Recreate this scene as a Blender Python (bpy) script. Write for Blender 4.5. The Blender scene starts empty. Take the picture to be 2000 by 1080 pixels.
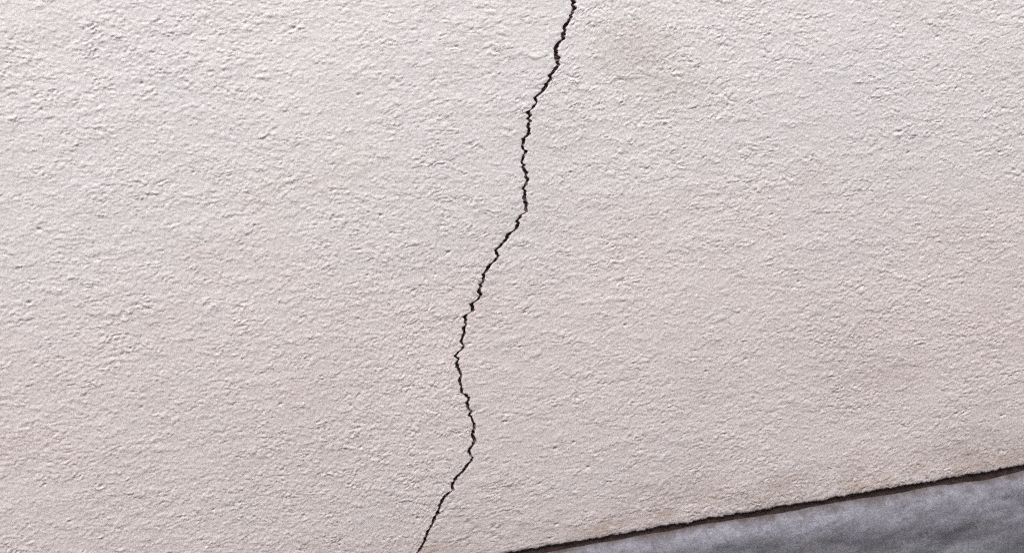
import bpy, math
import numpy as np
from mathutils import Matrix, Vector

S = bpy.context.scene
COL = S.collection

# ------------------------------------------------------------------ camera
YAW, PITCH, ROLL = math.radians(9), math.radians(12), math.radians(-5.496)
fwd = Vector((math.sin(YAW)*math.cos(PITCH), math.cos(YAW)*math.cos(PITCH), -math.sin(PITCH)))
rgt0 = Vector((math.cos(YAW), -math.sin(YAW), 0))
up0 = rgt0.cross(fwd)
rgt = rgt0*math.cos(ROLL) + up0*math.sin(ROLL)
up = up0*math.cos(ROLL) - rgt0*math.sin(ROLL)
cam_data = bpy.data.cameras.new('camera')
cam = bpy.data.objects.new('camera', cam_data)
COL.objects.link(cam)
M = Matrix.Identity(4)
for i, v in enumerate((rgt, up, -fwd)):
    for j in range(3):
        M[j][i] = v[j]
M.translation = Vector((-0.13159, -0.83085, 0.40880))
cam.matrix_world = M
cam_data.sensor_width = 36
cam_data.lens = 18/math.tan(math.radians(25))
cam_data.clip_start = 0.02
cam_data.clip_end = 500
S.camera = cam

# ------------------------------------------------------------------ light
SUN_EL, SUN_AZ = math.radians(54), math.radians(-14)      # azimuth off the wall's outward normal, towards the left
w = bpy.data.worlds.new('World')
S.world = w
w.use_nodes = True
nt = w.node_tree
bg = nt.nodes['Background']
sky = nt.nodes.new('ShaderNodeTexSky')
sky.sky_type = 'NISHITA'
sky.sun_disc = False
sky.sun_elevation = SUN_EL
sky.sun_rotation = math.pi + SUN_AZ * -1
sky.dust_density = 4
sky.air_density = 1.0
sky.ozone_density = 1.0
nt.links.new(sky.outputs[0], bg.inputs[0])
bg.inputs[1].default_value = 0.14

sun_d = bpy.data.lights.new('sun', 'SUN')
sun_d.energy = 1.3
sun_d.angle = math.radians(36)
sun_d.color = (1.0, 0.955, 0.92)
sun = bpy.data.objects.new('sun', sun_d)
COL.objects.link(sun)
to_sun = Vector((math.sin(SUN_AZ)*math.cos(SUN_EL), -math.cos(SUN_AZ)*math.cos(SUN_EL), math.sin(SUN_EL)))
sun.rotation_euler = to_sun.to_track_quat('Z', 'Y').to_euler()

S.view_settings.view_transform = 'Standard'
S.view_settings.look = 'None'
S.view_settings.gamma = 1
S.view_settings.use_curve_mapping = False
S.view_settings.exposure = 1.30
S.cycles.filter_width = 1.3
S.cycles.use_denoising = False
S.cycles.use_adaptive_sampling = False

# ------------------------------------------------------------------ helpers
def mesh_obj(name, verts, quads, mat, parent=None, smooth=True):
    verts = np.ascontiguousarray(verts, dtype=np.float32)
    quads = np.ascontiguousarray(quads, dtype=np.int32)
    me = bpy.data.meshes.new(name)
    me.vertices.add(len(verts))
    me.vertices.foreach_set('co', verts.ravel())
    me.loops.add(quads.size)
    me.loops.foreach_set('vertex_index', quads.ravel())
    me.polygons.add(len(quads))
    me.polygons.foreach_set('loop_start', np.arange(len(quads), dtype=np.int32)*4)
    me.polygons.foreach_set('use_smooth', np.full(len(quads), smooth))
    me.update(calc_edges=True)
    me.validate()
    o = bpy.data.objects.new(name, me)
    COL.objects.link(o)
    if mat: me.materials.append(mat)
    if parent: o.parent = parent
    return o

def grid_quads(nr, nc, base=0, flip=False):
    i = np.arange(nr*nc).reshape(nr, nc) + base
    q = np.stack([i[:-1, :-1], i[:-1, 1:], i[1:, 1:], i[1:, :-1]], -1).reshape(-1, 4)
    return q[:, ::-1] if flip else q

class Field:
    """periodic noise map made in the frequency domain; sampled with bilinear interpolation (metres)"""
    def __init__(self, step, w, h):
        self.step = step; self.nx = int(w/step); self.nz = int(h/step)
        self.fx = np.fft.rfftfreq(self.nx, step)[None, :]
        self.fz = np.fft.fftfreq(self.nz, step)[:, None]
    def noise(self, seed, lx, lz, tilt=0.0, sharp=1.0):
        """gaussian noise with feature sizes lx, lz; tilt shears the streaks up to the right"""
        rng = np.random.default_rng(seed)
        n = np.fft.rfft2(rng.standard_normal((self.nz, self.nx)))
        fx = self.fx + tilt*self.fz
        r2 = (fx*lx)**2 + (self.fz*lz)**2
        k = r2**(sharp/2)*np.exp(-r2*0.5*4)
        f = np.fft.irfft2(n*k, s=(self.nz, self.nx))
        return (f/f.std()).astype(np.float32)
    def sample(self, f, x, z):
        u = (np.asarray(x)/self.step) % self.nx; v = (np.asarray(z)/self.step) % self.nz
        i = np.floor(u).astype(int); j = np.floor(v).astype(int)
        a = (u-i).astype(np.float32); b = (v-j).astype(np.float32)
        i %= self.nx; j %= self.nz; i1 = (i+1) % self.nx; j1 = (j+1) % self.nz
        return (f[j, i]*(1-a)+f[j, i1]*a)*(1-b) + (f[j1, i]*(1-a)+f[j1, i1]*a)*b

def smooth01(x, a, b):
    t = np.clip((x-a)/(b-a), 0, 1)
    return t*t*(3-2*t)

class NT:
    def __init__(self, name):
        self.mat = bpy.data.materials.new(name); self.mat.use_nodes = True
        self.t = self.mat.node_tree; self.b = self.t.nodes['Principled BSDF']
        self.geo = self.t.nodes.new('ShaderNodeNewGeometry')
    def n(self, typ, **kw):
        x = self.t.nodes.new(typ)
        for k, v in kw.items(): setattr(x, k, v)
        return x
    def l(self, a, b): self.t.links.new(a, b)
    def pos(self, scale=(1, 1, 1), rot=0.0, loc=(0, 0, 0)):
        m = self.n('ShaderNodeMapping'); m.inputs['Scale'].default_value = scale
        m.inputs['Rotation'].default_value = (0, rot, 0); m.inputs['Location'].default_value = loc
        self.l(self.geo.outputs['Position'], m.inputs[0]); return m.outputs[0]
    def noise(self, vec, scale, detail=3, rough=0.55, dist=0.0):
        x = self.n('ShaderNodeTexNoise'); x.inputs['Scale'].default_value = scale
        x.inputs['Detail'].default_value = detail; x.inputs['Roughness'].default_value = rough
        x.inputs['Distortion'].default_value = dist
        self.l(vec, x.inputs['Vector']); return x.outputs['Fac']
    def ramp(self, fac, *stops):
        x = self.n('ShaderNodeValToRGB'); e = x.color_ramp.elements
        while len(e) < len(stops): e.new(0.5)
        for k, (p, c) in zip(e, stops):
            k.position = p; k.color = (c, c, c, 1) if not isinstance(c, tuple) else (*c, 1)
        self.l(fac, x.inputs[0]); return x.outputs[0]
    def math(self, op, a, b=None):
        x = self.n('ShaderNodeMath', operation=op)
        for i, v in enumerate((a, b)):
            if v is None: continue
            if isinstance(v, (int, float)): x.inputs[i].default_value = v
            else: self.l(v, x.inputs[i])
        return x.outputs[0]
    def mix(self, fac, a, b, mode='MIX'):
        x = self.n('ShaderNodeMix', data_type='RGBA', blend_type=mode)
        for sock, v in ((x.inputs[0], fac), (x.inputs[6], a), (x.inputs[7], b)):
            if isinstance(v, (int, float)): sock.default_value = v
            elif isinstance(v, tuple): sock.default_value = (*v, 1)
            else: self.l(v, sock)
        return x.outputs[2]
    def maprange(self, v, a, b, c, d, smooth=True):
        x = self.n('ShaderNodeMapRange')
        if smooth: x.interpolation_type = 'SMOOTHSTEP'
        for i, q in enumerate((a, b, c, d)): x.inputs[i+1].default_value = q
        self.l(v, x.inputs[0]); return x.outputs[0]
    def xyz(self):
        x = self.n('ShaderNodeSeparateXYZ'); self.l(self.geo.outputs['Position'], x.inputs[0]); return x.outputs
    def bump(self, h, strength, dist):
        x = self.n('ShaderNodeBump'); x.inputs['Strength'].default_value = strength
        x.inputs['Distance'].default_value = dist
        self.l(h, x.inputs['Height']); self.l(x.outputs[0], self.b.inputs['Normal'])
    def done(self, color, rough=0.9, spec=0.25):
        if isinstance(color, tuple): self.b.inputs['Base Color'].default_value = (*color, 1)
        else: self.l(color, self.b.inputs['Base Color'])
        self.b.inputs['Roughness'].default_value = rough
        self.b.inputs['Specular IOR Level'].default_value = spec
        return self.mat

# ------------------------------------------------------------------ materials
STAINS = [(0.112, 0.395, 0.046, 0.034, 0.58), (0.140, 0.362, 0.050, 0.024, 0.34), (0.112, 0.030, 0.070, 0.018, 0.36), (0.205, 0.014, 0.070, 0.018, 0.45), (0.308, 0.105, 0.065, 0.030, 0.36), (0.393, 0.024, 0.070, 0.026, 0.42), (0.04, 0.342, 0.05, 0.03, 0.16)]

def stucco_mat():
    m = NT('stucco')
    X, Y, Z = m.xyz()
    p = m.pos((1, 1, 1.7), rot=math.radians(5))
    # neutral white higher up, pinker lower down, broken up by noise
    hue_mix = m.math('ADD', m.maprange(Z, 0.12, 0.42, 0.0, 1.0), m.math('MULTIPLY', m.math('SUBTRACT', m.noise(p, 30, 3, 0.6), 0.5), 0.9))
    c = m.ramp(hue_mix, (0.0, (0.668, 0.617, 0.610)), (1.0, (0.638, 0.634, 0.637)))
    big = m.ramp(m.noise(m.pos(), 5.0, 3, 0.55), (0.35, (0.95, 0.955, 0.96)), (0.65, (1.0, 0.995, 0.99)))
    c = m.mix(1.0, c, big, 'MULTIPLY')
    # broad age tone: soil film thicker lower down and along patches
    film = m.math('MULTIPLY', m.ramp(m.noise(m.pos((1, 1, 1.5), loc=(3.1, 0, 1.2)), 9, 4, 0.62), (0.52, 0.0), (0.74, 1.0)), 0.17)
    c = m.mix(film, c, (0.47, 0.385, 0.33))
    # ochre splash marks just over the bottom edge
    edge = m.maprange(Z, 0.0, 0.05, 1.0, 0.0)
    spl = m.math('MULTIPLY', edge, m.ramp(m.noise(m.pos((1, 1, 1.6)), 30, 4, 0.65), (0.44, 0.0), (0.66, 1.0)))
    c = m.mix(m.math('MULTIPLY', spl, 0.55), c, (0.40, 0.30, 0.235))
    # soft brown smudges and dirt patches where they sit on this wall
    dirt = None
    for sx, sz, rx, rz, amt in STAINS:
        v = m.n('ShaderNodeMapping'); v.vector_type = 'TEXTURE'
        v.inputs['Location'].default_value = (sx, 0, sz); v.inputs['Scale'].default_value = (rx, 1, rz)
        m.l(m.geo.outputs['Position'], v.inputs[0])
        ln = m.n('ShaderNodeVectorMath', operation='LENGTH'); m.l(v.outputs[0], ln.inputs[0])
        dd = m.math('ADD', ln.outputs['Value'], m.math('MULTIPLY', m.math('SUBTRACT', m.noise(m.pos((1, 1, 1.7)), 75, 6, 0.74), 0.5), 2.0))
        dirt = m.math('MAXIMUM', dirt, m.maprange(dd, 0.2, 1.3, amt*1.0, 0.0)) if dirt else m.maprange(dd, 0.2, 1.3, amt*1.0, 0.0)
        c = m.mix(m.maprange(dd, 0.1, 1.1, amt*0.55, 0.0), c, (0.43, 0.375, 0.325))
    # tiny grit specks
    sp = m.ramp(m.noise(m.pos((1, 1, 1.5)), 330, 2, 0.5), (0.70, 0.0), (0.76, 1.0))
    c = m.mix(m.math('MULTIPLY', sp, 0.35), c, (0.25, 0.19, 0.16))
    # brown grit caught in the texture where the coat is dirty
    dirt = m.math('ADD', dirt, m.math('MULTIPLY', edge, 0.4))
    sp2 = m.ramp(m.noise(m.pos((1, 1, 1.9), loc=(0.7, 0, 0.1)), 260, 2, 0.6), (0.56, 0.0), (0.66, 1.0))
    c = m.mix(m.math('MULTIPLY', sp2, dirt), c, (0.26, 0.19, 0.155))
    # pale and darker sand grains in the mix
    gr = m.ramp(m.noise(m.pos((1, 1, 1.6)), 480, 2, 0.55), (0.30, 0.85), (0.50, 0.985), (0.70, 1.07))
    c = m.mix(1.0, c, gr, 'MULTIPLY')
    h = m.noise(m.pos((1, 1, 1.5)), 620, 3, 0.6)
    m.bump(h, 0.25, 0.0006)
    return m.done(c, 1.0, 0.02)

def crack_mat():
    m = NT('cracked_render_core')
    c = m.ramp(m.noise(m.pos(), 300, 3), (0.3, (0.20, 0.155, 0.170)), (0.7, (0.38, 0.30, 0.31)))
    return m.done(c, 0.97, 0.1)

def concrete_mat():
    m = NT('trowelled_concrete')
    X, Y, Z = m.xyz()
    f1 = m.noise(m.pos((1, 1, 2.4), rot=math.radians(6)), 22, 6, 0.66, 0.3)
    f2 = m.noise(m.pos((1, 1, 1.8), loc=(1.7, 0, 0.3)), 110, 5, 0.68, 0.8)
    f = m.math('ADD', m.math('MULTIPLY', f1, 0.40), m.math('MULTIPLY', f2, 0.60))
    wob = m.math('MULTIPLY', m.math('SUBTRACT', m.noise(m.pos((1, 1, 1)), 12, 3), 0.5), 0.05)
    zz = m.math('ADD', Z, wob)
    band = m.maprange(zz, -0.046, -0.026, 0.0, 1.0)           # paler towards the top of the concrete
    f = m.math('ADD', f, m.math('MULTIPLY', band, 0.10))
    c = m.ramp(f, (0.36, (0.162, 0.163, 0.178)), (0.52, (0.214, 0.216, 0.242)), (0.70, (0.300, 0.301, 0.350)))
    fine = m.ramp(m.noise(m.pos((1, 1, 1.3)), 520, 3, 0.6), (0.3, 0.72), (0.7, 1.22))
    c = m.mix(1.0, c, fine, 'MULTIPLY')
    spk = m.ramp(m.noise(m.pos((1, 1, 1.4), loc=(2.2, 0, 1.1)), 230, 2, 0.5), (0.30, 0.80), (0.42, 1.0), (0.62, 1.0), (0.74, 1.12))
    c = m.mix(1.0, c, spk, 'MULTIPLY')
    pit = m.ramp(m.noise(m.pos((1, 1, 1.4), loc=(0.4, 0, 2)), 120, 2), (0.70, 0.0), (0.76, 1.0))
    c = m.mix(m.math('MULTIPLY', pit, 0.5), c, (0.09, 0.08, 0.075))
    joint_shade = m.math('MULTIPLY', m.maprange(m.math('ADD', Y, m.math('MULTIPLY', m.math('SUBTRACT', m.noise(m.pos(), 55, 5, 0.6), 0.5), 0.016)), -0.0035, 0.0055, 0.0, 0.9), m.ramp(m.noise(m.pos((1, 1, 1)), 90, 4), (0.3, 0.75), (0.6, 1.0)))
    c = m.mix(joint_shade, c, (0.075, 0.052, 0.045))  # soft shadow under the stucco edge, painted as a dark brown ramp
    m.bump(m.noise(m.pos((1, 1, 1.6)), 300, 4, 0.6), 0.22, 0.001)
    return m.done(c, 0.8, 0.3)

def rust_mat():
    m = NT('rusted_metal')
    c = m.ramp(m.noise(m.pos(), 160, 4), (0.35, (0.036, 0.026, 0.024)), (0.7, (0.095, 0.058, 0.050)))
    return m.done(c, 0.8, 0.3)

def ground_mat():
    m = NT('paving')
    c = m.ramp(m.noise(m.pos(), 30, 6, 0.7), (0.3, (0.10, 0.098, 0.095)), (0.7, (0.21, 0.205, 0.20)))
    m.bump(m.noise(m.pos(), 120, 4), 0.4, 0.004)
    return m.done(c, 0.9)

def pale_mat():  # for the added wall; pale so it bounces fill onto the stucco
    m = NT('pale_render')
    c = m.ramp(m.noise(m.pos(), 6, 6, 0.65), (0.3, (0.46, 0.44, 0.42)), (0.7, (0.56, 0.545, 0.53)))
    m.bump(m.noise(m.pos(), 180, 4), 0.4, 0.003)
    return m.done(c, 0.9)

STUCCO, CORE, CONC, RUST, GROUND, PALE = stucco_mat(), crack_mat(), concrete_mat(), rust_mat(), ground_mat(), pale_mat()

# ------------------------------------------------------------------ ground
G = -0.46
gv = [(x, y, G) for y in (-200, 200) for x in (-200, 200)]
g = mesh_obj('ground', gv, [(0, 1, 3, 2)], GROUND)
g['kind'] = 'structure'

# ------------------------------------------------------------------ stucco wall
CRACK = [(66.4, 435.3, 2.6), (66.1, 432.5, 2.6), (66.6, 428.3, 2.8), (66.1, 425.9, 2.6), (63.9, 421.4, 1.8), (61, 418.4, 2), (58, 415.5, 2.2), (57.3, 412.5, 1.8), (56.1, 409.8, 3), (55, 406.6, 2), (51.7, 403.5, 1.4), (49.9, 401.8, 2.6), (49.7, 398, 2.6), (50.5, 395, 3.4), (51.5, 393.5, 4.6), (50.8, 390.2, 2.6), (49.2, 386.5, 2.8), (47, 383.9, 1.8), (44.6, 381.2, 2.6), (43.8, 378.4, 1.8), (41.8, 375.7, 2), (38.5, 372.7, 3), (37, 369.6, 1.6), (33.6, 367.8, 1.8), (30.9, 365.7, 1.6), (31.2, 362.3, 1.2), (30.1, 359.5, 1.2), (28.1, 357.2, 0.6), (26.2, 356.4, 2), (25.4, 352.2, 2.6), (24.5, 348.9, 1.6), (23.5, 346, 2.2), (24.1, 343, 2.2), (22.9, 338.8, 2.4), (21, 336.5, 1.2), (18.7, 335.7, 1.6), (18.1, 332.4, 1.8), (17.6, 330, 2), (18.3, 327.5, 1.6), (20, 326.3, 2), (18.3, 323.5, 1.4), (17, 319.7, 1.4), (15.8, 316.4, 1.4), (17, 313.3, 1.6), (17.7, 310.2, 2.4), (17.9, 306.7, 2), (19.1, 303.6, 2.2), (18.4, 300.7, 2.6), (16.9, 298.4, 1.6), (15.4, 294.1, 2), (15.2, 290.1, 2.2), (15.8, 286, 2.6), (14.8, 281.1, 2), (15.5, 279.5, 1), (12.6, 277.3, 1), (9.2, 273.7, 2.4), (9.2, 271.2, 2), (6.9, 267.9, 1.4), (4.6, 265.7, 0.6), (1.7, 264, 2.4), (-1.2, 260.3, 1.8), (-3.5, 257.5, 1.6), (-6.7, 255.4, 1), (-9.2, 253.2, 2.2), (-10.3, 249.8, 2), (-10.1, 247.2, 1.6), (-11.9, 243.8, 1.4), (-16.3, 240.8, 1.2), (-19.3, 238.1, 1.8), (-21.8, 234.4, 2.4), (-22.1, 232.9, 2), (-23.3, 229.4, 1.4), (-25, 227.1, 2), (-26.6, 222.2, 2.2), (-27.5, 217.7, 1.4), (-29.5, 214.8, 1), (-32.8, 212.7, 1.8), (-33.9, 209.2, 2), (-34.5, 206.2, 1.2), (-37.7, 205.1, 0.8), (-40.2, 203.3, 2), (-40.1, 199.7, 2), (-40.5, 196.6, 1), (-42.8, 194.4, 2.6), (-41.6, 191.1, 2), (-43.5, 187.7, 1.6), (-45.2, 183.7, 2), (-43.6, 179.8, 1.4), (-45.4, 176.9, 1), (-49.1, 173.8, 1.2), (-50.5, 171.4, 1.6), (-49.6, 168.6, 1.4), (-50.8, 166.7, 2), (-51.1, 163, 2), (-48.9, 159, 1.6), (-48.5, 155.2, 1.6), (-49.9, 151.2, 1.6), (-49.1, 145.8, 1.6), (-49, 142, 1.8), (-46, 138.9, 1.4), (-43.4, 136.4, 1.4), (-45.4, 133.5, 1.9), (-45.8, 129.2, 1.9), (-43.2, 126.2, 1.6), (-42.9, 124.5, 1.9), (-44.6, 122.6, 1.7), (-43.2, 118.6, 1.4), (-41.2, 113.4, 1.9), (-43.4, 108.9, 1.7), (-44.7, 106.4, 2.1), (-43.3, 100.2, 2.1), (-46.4, 95.8, 1.7), (-47.7, 92.7, 1.7), (-48, 88.4, 1.5), (-46.3, 86.5, 1.2), (-49.2, 83.1, 1.7), (-52.8, 79.3, 1.7), (-56.3, 74.9, 1.9), (-60.8, 71.8, 1.5), (-63.8, 66.8, 1.9), (-66.1, 61.7, 1.5), (-69.5, 59.5, 1.9), (-73.6, 55.2, 2.1), (-76.1, 50.6, 1.5), (-79.5, 43.4, 1.5), (-83, 40.7, 1.7), (-83.6, 38, 1.9), (-85.2, 34.4, 1.2), (-87.4, 32, 0.8), (-89, 30.6, 2.1), (-89.4, 26.7, 1.9), (-91.3, 24.8, 1.5), (-92.4, 21.7, 1.7), (-94.1, 19.7, 1.2), (-96.6, 16.8, 1.9), (-97.9, 14.2, 1.2), (-100.6, 13, 1.7)]

T = 0.020                                # thickness of the render coat
F = Field(0.00062, 1.28, 0.96)
TL = -0.07
# relief in millimetres
env = F.noise(11, 0.020, 0.010, TL, 0.6)
env2 = F.noise(12, 0.070, 0.045, TL, 0.3)
rough = np.clip(0.62 + 0.40*env + 0.26*env2, 0.15, 1.7)
grain = F.noise(1, 0.0031, 0.0021, TL, 1.3)
grain2 = F.noise(2, 0.0018, 0.0015, TL, 1.0)
ledge = F.noise(3, 0.0110, 0.0040, TL, 0.9)
ledge2 = F.noise(4, 0.0060, 0.0030, TL, 0.9)
roll_ = F.noise(5, 0.050, 0.030, TL, 0.4)
# sand granules and blobs of the thrown coat, each its own little dome, thicker where the coat is rough
def granules(seed, count, rmin, rmax, dens, aspect=1.8):
    rng = np.random.default_rng(seed)
    px = rng.integers(0, F.nx, count*3); pz = rng.integers(0, F.nz, count*3)
    k = rng.random(count*3) < dens[pz, px]
    px, pz = px[k][:count], pz[k][:count]
    n = len(px)
    r = (rmin + (rmax-rmin)*rng.random(n)**2.2)/F.step
    asp = rng.uniform(1.0, aspect*1.25, n); th = rng.normal(-0.08, 0.24, n)
    ht = r*F.step*1000*rng.uniform(0.45, 0.85, n)
    fx_, fz_ = rng.random(n)-0.5, rng.random(n)-0.5
    out = np.zeros((F.nz, F.nx), np.float32).ravel()
    R = int(math.ceil(rmax*aspect*1.25/F.step))
    for dz in range(-R, R+1):
        for dx in range(-R, R+1):
            u = (dx-fx_)*np.cos(th) + (dz-fz_)*np.sin(th); v = -(dx-fx_)*np.sin(th) + (dz-fz_)*np.cos(th)
            q = (u/(r*asp))**2 + (v/r)**2
            k = q < 1
            if not k.any(): continue
            np.maximum.at(out, ((pz[k]+dz) % F.nz)*F.nx + (px[k]+dx) % F.nx, (ht[k]*np.sqrt(1-q[k])).astype(np.float32))
    return out.reshape(F.nz, F.nx)
dens = np.clip(0.40 + 0.26*env + 0.18*env2 + 0.10*ledge, 0.10, 1)
sand = granules(31, 300000, 0.0006, 0.00135, dens)
blobs = granules(32, 9000, 0.0014, 0.0028, np.clip(0.25 + 0.35*env + 0.2*ledge, 0.02, 1), 1.8)
shelf = np.tanh(1.4*ledge)*0.8 + 0.45*ledge2
lumps = sand + 0.6*blobs
relief = 0.40*sand + 0.15*blobs + 0.04*(0.4 + rough)*grain + 0.085*grain2 + 0.085*rough*shelf + 0.03*env + 0.08*roll_
# laps: thin wavy tongues of render that end in a small step on their lower side
def laps(seed, period, lx, lz, warp):
    n = F.noise(seed, lx, lz, TL, 0.5)
    zz_ = np.arange(F.nz, dtype=np.float32)[:, None]*F.step
    k = max(1, round(F.nz*F.step/period))
    ph = zz_*k/(F.nz*F.step) + warp*n
    fr = ph - np.floor(ph)
    up = 1 - fr
    return np.where(fr < 0.12, fr/0.12*0.88, up) - 0.5
mask_a = np.clip(0.45 + 0.55*F.noise(41, 0.011, 0.006, TL, 0.5), 0, 1.3)
mask_b = np.clip(0.45 + 0.60*F.noise(42, 0.007, 0.005, TL, 0.5), 0, 1.3)
relief = 0.9*relief + (0.74*mask_a*laps(43, 0.0056, 0.0100, 0.0042, 0.75) + 0.52*mask_b*laps(44, 0.0037, 0.0064, 0.0030, 0.6))*(0.45 + 0.8*rough)
# pinholes left by air in the coat
rng = np.random.default_rng(77)
pits = np.zeros_like(relief)
for _ in range(420):
    a, b, q = rng.integers(4, F.nz-4), rng.integers(4, F.nx-4), rng.uniform(0.7, 1.5)
    for dz in (-2, -1, 0, 1, 2):
        for dx in (-2, -1, 0, 1, 2):
            pits[a+dz, b+dx] = max(pits[a+dz, b+dx], q*1.3*math.exp(-((dx/1.3)**2+dz**2)/q**2))
# sag: wet render slumps down over itself, so ledges are steeper underneath
zi = np.arange(F.nz)[:, None]*F.step; xi = np.arange(F.nx)[None, :]*F.step
zi = np.broadcast_to(zi, relief.shape); xi = np.broadcast_to(xi, relief.shape)
src = 0.4*rough*shelf + 0.6*lumps - 0.4
r = relief
for _ in range(2):
    sh = F.sample(src, xi, zi)
    r = F.sample(relief, xi, zi + 0.0008*np.clip(sh, -1.5, 1.5))
relief = ((r - pits)*0.001).astype(np.float32)
edge_n = F.noise(7, 0.0022, 0.0022, 0, 0.5)
chip_n = F.noise(8, 0.010, 0.010, 0, 0.3)

cr = np.array(CRACK)*0.001
# carry the crack on, to the foot of the wall and up out of the picture
rng = np.random.default_rng(5)
cx, cz, cw = [list(c) for c in cr.T]
ext_t = []; x_, z_ = cx[0], cz[0]
while z_ < 0.80:
    z_ += rng.uniform(0.004, 0.011); x_ += rng.uniform(-0.002, 0.0045); ext_t.append((x_, z_, rng.uniform(0.0015, 0.003)))
ext_b = []; x_, z_ = cx[-1], cz[-1]
while z_ > -0.004:
    z_ -= rng.uniform(0.004, 0.006); x_ -= rng.uniform(0.0005, 0.003); ext_b.append((x_, z_, 0.0014))
allc = np.array(ext_t[::-1] + list(zip(cx, cz, cw)) + ext_b)[::-1]      # ascending z
CZ, CX, CW = allc[:, 1], allc[:, 0], allc[:, 2]

TOP, LEFT, RIGHT = 2.6, -2.6, 2.9
STEP, STEP_Z = 0.00080, 0.00066
def growing(a, b, n):
    t = np.linspace(0, 1, n+1)[1:]
    return a + (b-a)*t**2.2
zs = np.concatenate([np.arange(0, 0.58, STEP_Z), growing(0.58, TOP, 60)])
NR = len(zs)
fine_z = 1 - smooth01(zs, 0.53, 0.64)
zj = np.clip(zs, 0, 0.799)
c_x = np.interp(zj, CZ, CX); c_w = np.interp(zj, CZ, CW)
open_ = (1 - smooth01(zs, 0.72, 0.795))
slope = np.gradient(np.interp(zj, CZ, CX), np.maximum(zs, 0))
slope = np.convolve(np.clip(slope, -2, 2), np.ones(9)/9, 'same')
c_w = (c_w*0.85 + 0.0009)*np.sqrt(1 + slope**2)*open_ + 0.00002
jag = (F.sample(edge_n, 0.5 + 0*zs, zs)*0.00052 + F.sample(chip_n, 0.5 + 0*zs, zs)*0.0003)*open_
jl = jag + F.sample(edge_n, 0.2 + 0*zs, zs)*0.00026*open_
jr = jag + F.sample(edge_n, 0.7 + 0*zs, zs)*0.00026*open_
el = c_x - c_w/2 + jl
er = np.maximum(c_x + c_w/2 + jr, el + 0.00025*open_ + 0.00001)

def half(edge, far, near_end, sign):
    """columns from the crack's lip outward"""
    span = abs(near_end)
    base = np.concatenate([np.array([0, 0.0003, 0.0007]), np.arange(0.0014, span, STEP), span + growing(0, far-span, 50)])
    d = base[None, :]
    follow = np.exp(-d/0.10)
    x = 0.0 + sign*d + (edge[:, None])*follow
    return x, d

xl, dl = half(el, -LEFT, 0.47, -1)
xr, dr = half(er, RIGHT, 0.53, +1)
V = []; Q = []; base = 0
lips = {}
rimdata = []
for key, x, d in (('l', xl, dl), ('r', xr, dr)):
    nc = x.shape[1]
    z = np.broadcast_to(zs[:, None], x.shape)
    h = F.sample(relief, x + 0.6, z + 0.1)
    fade_x = 1 - smooth01(np.abs(x), 0.50, 0.62)
    h = h*fade_x*fine_z[:, None]
    lip = np.exp(-d/0.0006)*0.00025*open_[:, None]             # worn arris of the crack
    foot = np.exp(-z/0.0014)*0.0009                             # rounded bottom arris
    ragged = np.exp(-z/0.004)*(F.sample(edge_n, x + 0.3, z*0 + 0.5)*0.00032 + F.sample(chip_n, x + 0.3, z*0 + 0.5)*0.00035)
    zz = z + ragged
    y = -h + lip + foot
    P = np.stack([x, y, zz], -1)
    V.append(P.reshape(-1, 3))
    Q.append(grid_quads(NR, nc, base, flip=(key == 'l')))
    lips[key] = P[:, 0].copy()
    idx = np.arange(NR*nc).reshape(NR, nc) + base
    base += NR*nc
    # closing strips back to the masonry: foot, top, outer side
    for line, inv in ((idx[0], key == 'r'), (idx[-1], key == 'l'), (idx[:, -1], key == 'r')):
        src_v = V[-1][line - idx[0, 0]] if len(V) == 1 else None
        rimdata.append((line, inv))
allv = np.concatenate(V)
extra = []
for line, inv in rimdata:
    b = allv[line].copy(); b[:, 1] = T
    i2 = np.arange(len(line)) + base; base += len(line)
    extra.append(b)
    q = np.stack([line[:-1], line[1:], i2[1:], i2[:-1]], -1)
    Q.append(q if not inv else q[:, ::-1])
allv = np.concatenate([allv] + extra)
wall = mesh_obj('stucco_wall', allv, np.concatenate(Q), STUCCO)
wall['label'] = 'off-white rough stucco wall split by a jagged dark crack'
wall['category'] = 'wall'
wall['kind'] = 'thing'

# the crack: two broken faces going back into the coat and the dirt filled bottom
keep = zs < 0.78
L = lips['l'][keep]; R_ = lips['r'][keep]
n = len(L)
Lb = L.copy(); Rb = R_.copy()
wig = F.sample(edge_n, 0.4 + 0*zs[keep], zs[keep])*0.0008
Lm = L.copy(); Rm = R_.copy()
L[:, 0] -= 0.00012; R_[:, 0] += 0.00012; L[:, 1] += 0.0002; R_[:, 1] += 0.0002
for a in (Lm, Rm): a[:, 1] = 0.004; a[:, 0] += wig
for a in (Lb, Rb): a[:, 1] = 0.0068 + wig; a[:, 0] += wig*1.3
cv = np.stack([L, Lm, Lb, Rb, Rm, R_], 1).reshape(-1, 3)
crack = mesh_obj('crack', cv, grid_quads(n, 6), CORE, wall)
crack['label'] = 'jagged dark crack running down through the stucco'

# rusty drip strip under the foot of the render
def ribbon(profile, xs, wob=None):
    v = np.array([[(x, p[0], p[1] + (0 if wob is None else wob[i]*p[2])) for p in profile] for i, x in enumerate(xs)])
    return v.reshape(-1, 3)
xs = np.linspace(LEFT, RIGHT, 900)
wv = F.sample(edge_n, xs, 0*xs + 0.2)*0.0004 + 0.0006*np.sin(xs*9)
prof = [(0.0030, 0.0006, 1), (0.0030, -0.0010, 1), (0.0038, -0.0140, 0)]
strip = mesh_obj('drip_strip', ribbon(prof, xs, wv), grid_quads(len(xs), len(prof)), RUST, wall, smooth=False)

# ------------------------------------------------------------------ concrete footing
fx = np.concatenate([np.array([LEFT, -1.5, -0.9]), np.arange(-0.4, 1.0, 0.003), np.array([1.5, 2.2, RIGHT])])
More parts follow.
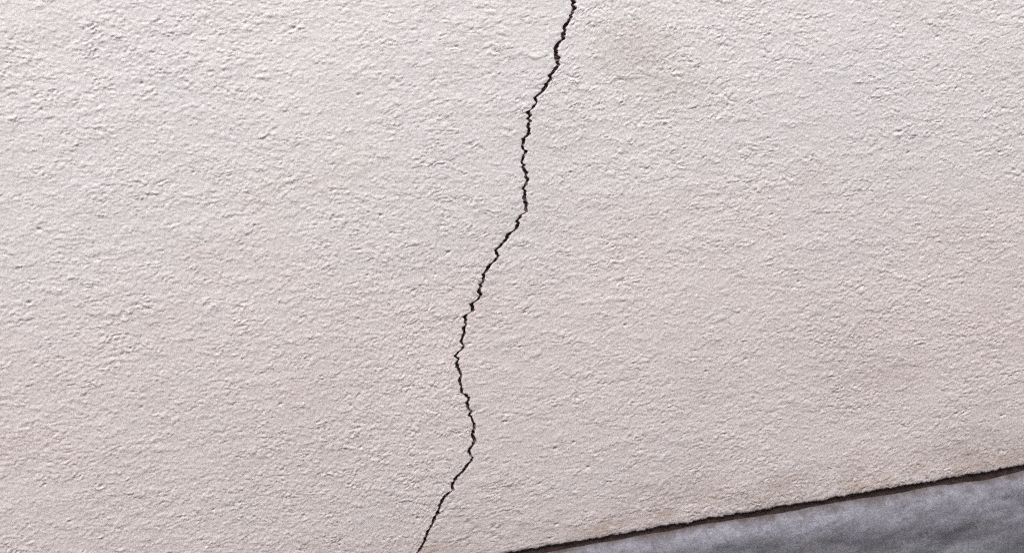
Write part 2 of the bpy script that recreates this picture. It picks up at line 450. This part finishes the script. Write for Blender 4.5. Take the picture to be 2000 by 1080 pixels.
# section from the ground up: plumb face, then a round trowelled shoulder running in under the drip strip
ang = np.linspace(0, math.pi/2, 16)
RY, RZ, ZT, YB = 0.027, 0.026, 0.0014, 0.022
pz = np.concatenate([[G-0.05, -0.40, -0.30, -0.24], np.arange(-0.20, ZT-RZ-0.001, 0.003), ZT - RZ + RZ*np.sin(ang), [ZT+0.0001]])
py = np.concatenate([np.full(len(pz)-17, YB-RY), YB - RY*np.cos(ang), [0.06]])
fz = pz
X, Z = np.meshgrid(fx, fz)
F2 = Field(0.002, 1.6, 0.8)
und = F2.noise(21, 0.06, 0.03, 0.1, 0.3)*0.0009 + F2.noise(22, 0.016, 0.007, 0.1, 0.5)*0.00025
hh = F2.sample(und, X + 0.5, Z + 0.5)*smooth01(X, -0.4, -0.3)*(1 - smooth01(X, 0.85, 0.97))*smooth01(Z, -0.2, -0.17)
Yf = np.broadcast_to(py[:, None], X.shape) - hh
fv = np.stack([X, Yf, Z], -1).reshape(-1, 3)
nr, nc = len(fz), len(fx)
fq = [grid_quads(nr, nc)]
# back and ends, so that it is a solid beam
b0 = len(fv)
bk = np.array([(LEFT, 0.25, fz[0]), (RIGHT, 0.25, fz[0]), (RIGHT, 0.25, fz[-1]), (LEFT, 0.25, fz[-1])])
i = np.arange(nr*nc).reshape(nr, nc)
fv = np.concatenate([fv, bk])
fq.append(np.array([(b0+1, b0, b0+3, b0+2), (i[0, 0], i[-1, 0], b0+3, b0), (i[-1, -1], i[0, -1], b0+1, b0+2), (i[-1, 0], i[-1, -1], b0+2, b0+3)]))
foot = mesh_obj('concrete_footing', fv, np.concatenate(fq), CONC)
foot['label'] = 'smooth stained grey concrete footing below the edge of the stucco'
foot['category'] = 'footing'
foot['kind'] = 'thing'

# ------------------------------------------------------------------ unseen wall added behind the camera to dim the lower stucco
def block(x0, x1, y0, y1, z0, z1):
    return [(x, y, z) for z in (z0, z1) for y in (y0, y1) for x in (x0, x1)]
BQ = [(0, 2, 3, 1), (4, 5, 7, 6), (0, 1, 5, 4), (2, 6, 7, 3), (0, 4, 6, 2), (1, 3, 7, 5)]
pv, pq = [], []
for b in (block(-5, 5, -0.1, 0.1, G, 1.93), block(-5.03, 5.03, -0.14, 0.14, 1.93, 2.0)):
    pq += [tuple(i+len(pv) for i in q) for q in BQ]; pv += b
bw = mesh_obj('added_shade_wall', pv, pq, PALE, smooth=False)
bw.location = (0, -1.66, 0); bw.rotation_euler.z = math.radians(3)
bw['label'] = 'plain pale wall added out of view to dim the lower stucco'
bw['category'] = 'wall'
bw['kind'] = 'thing'
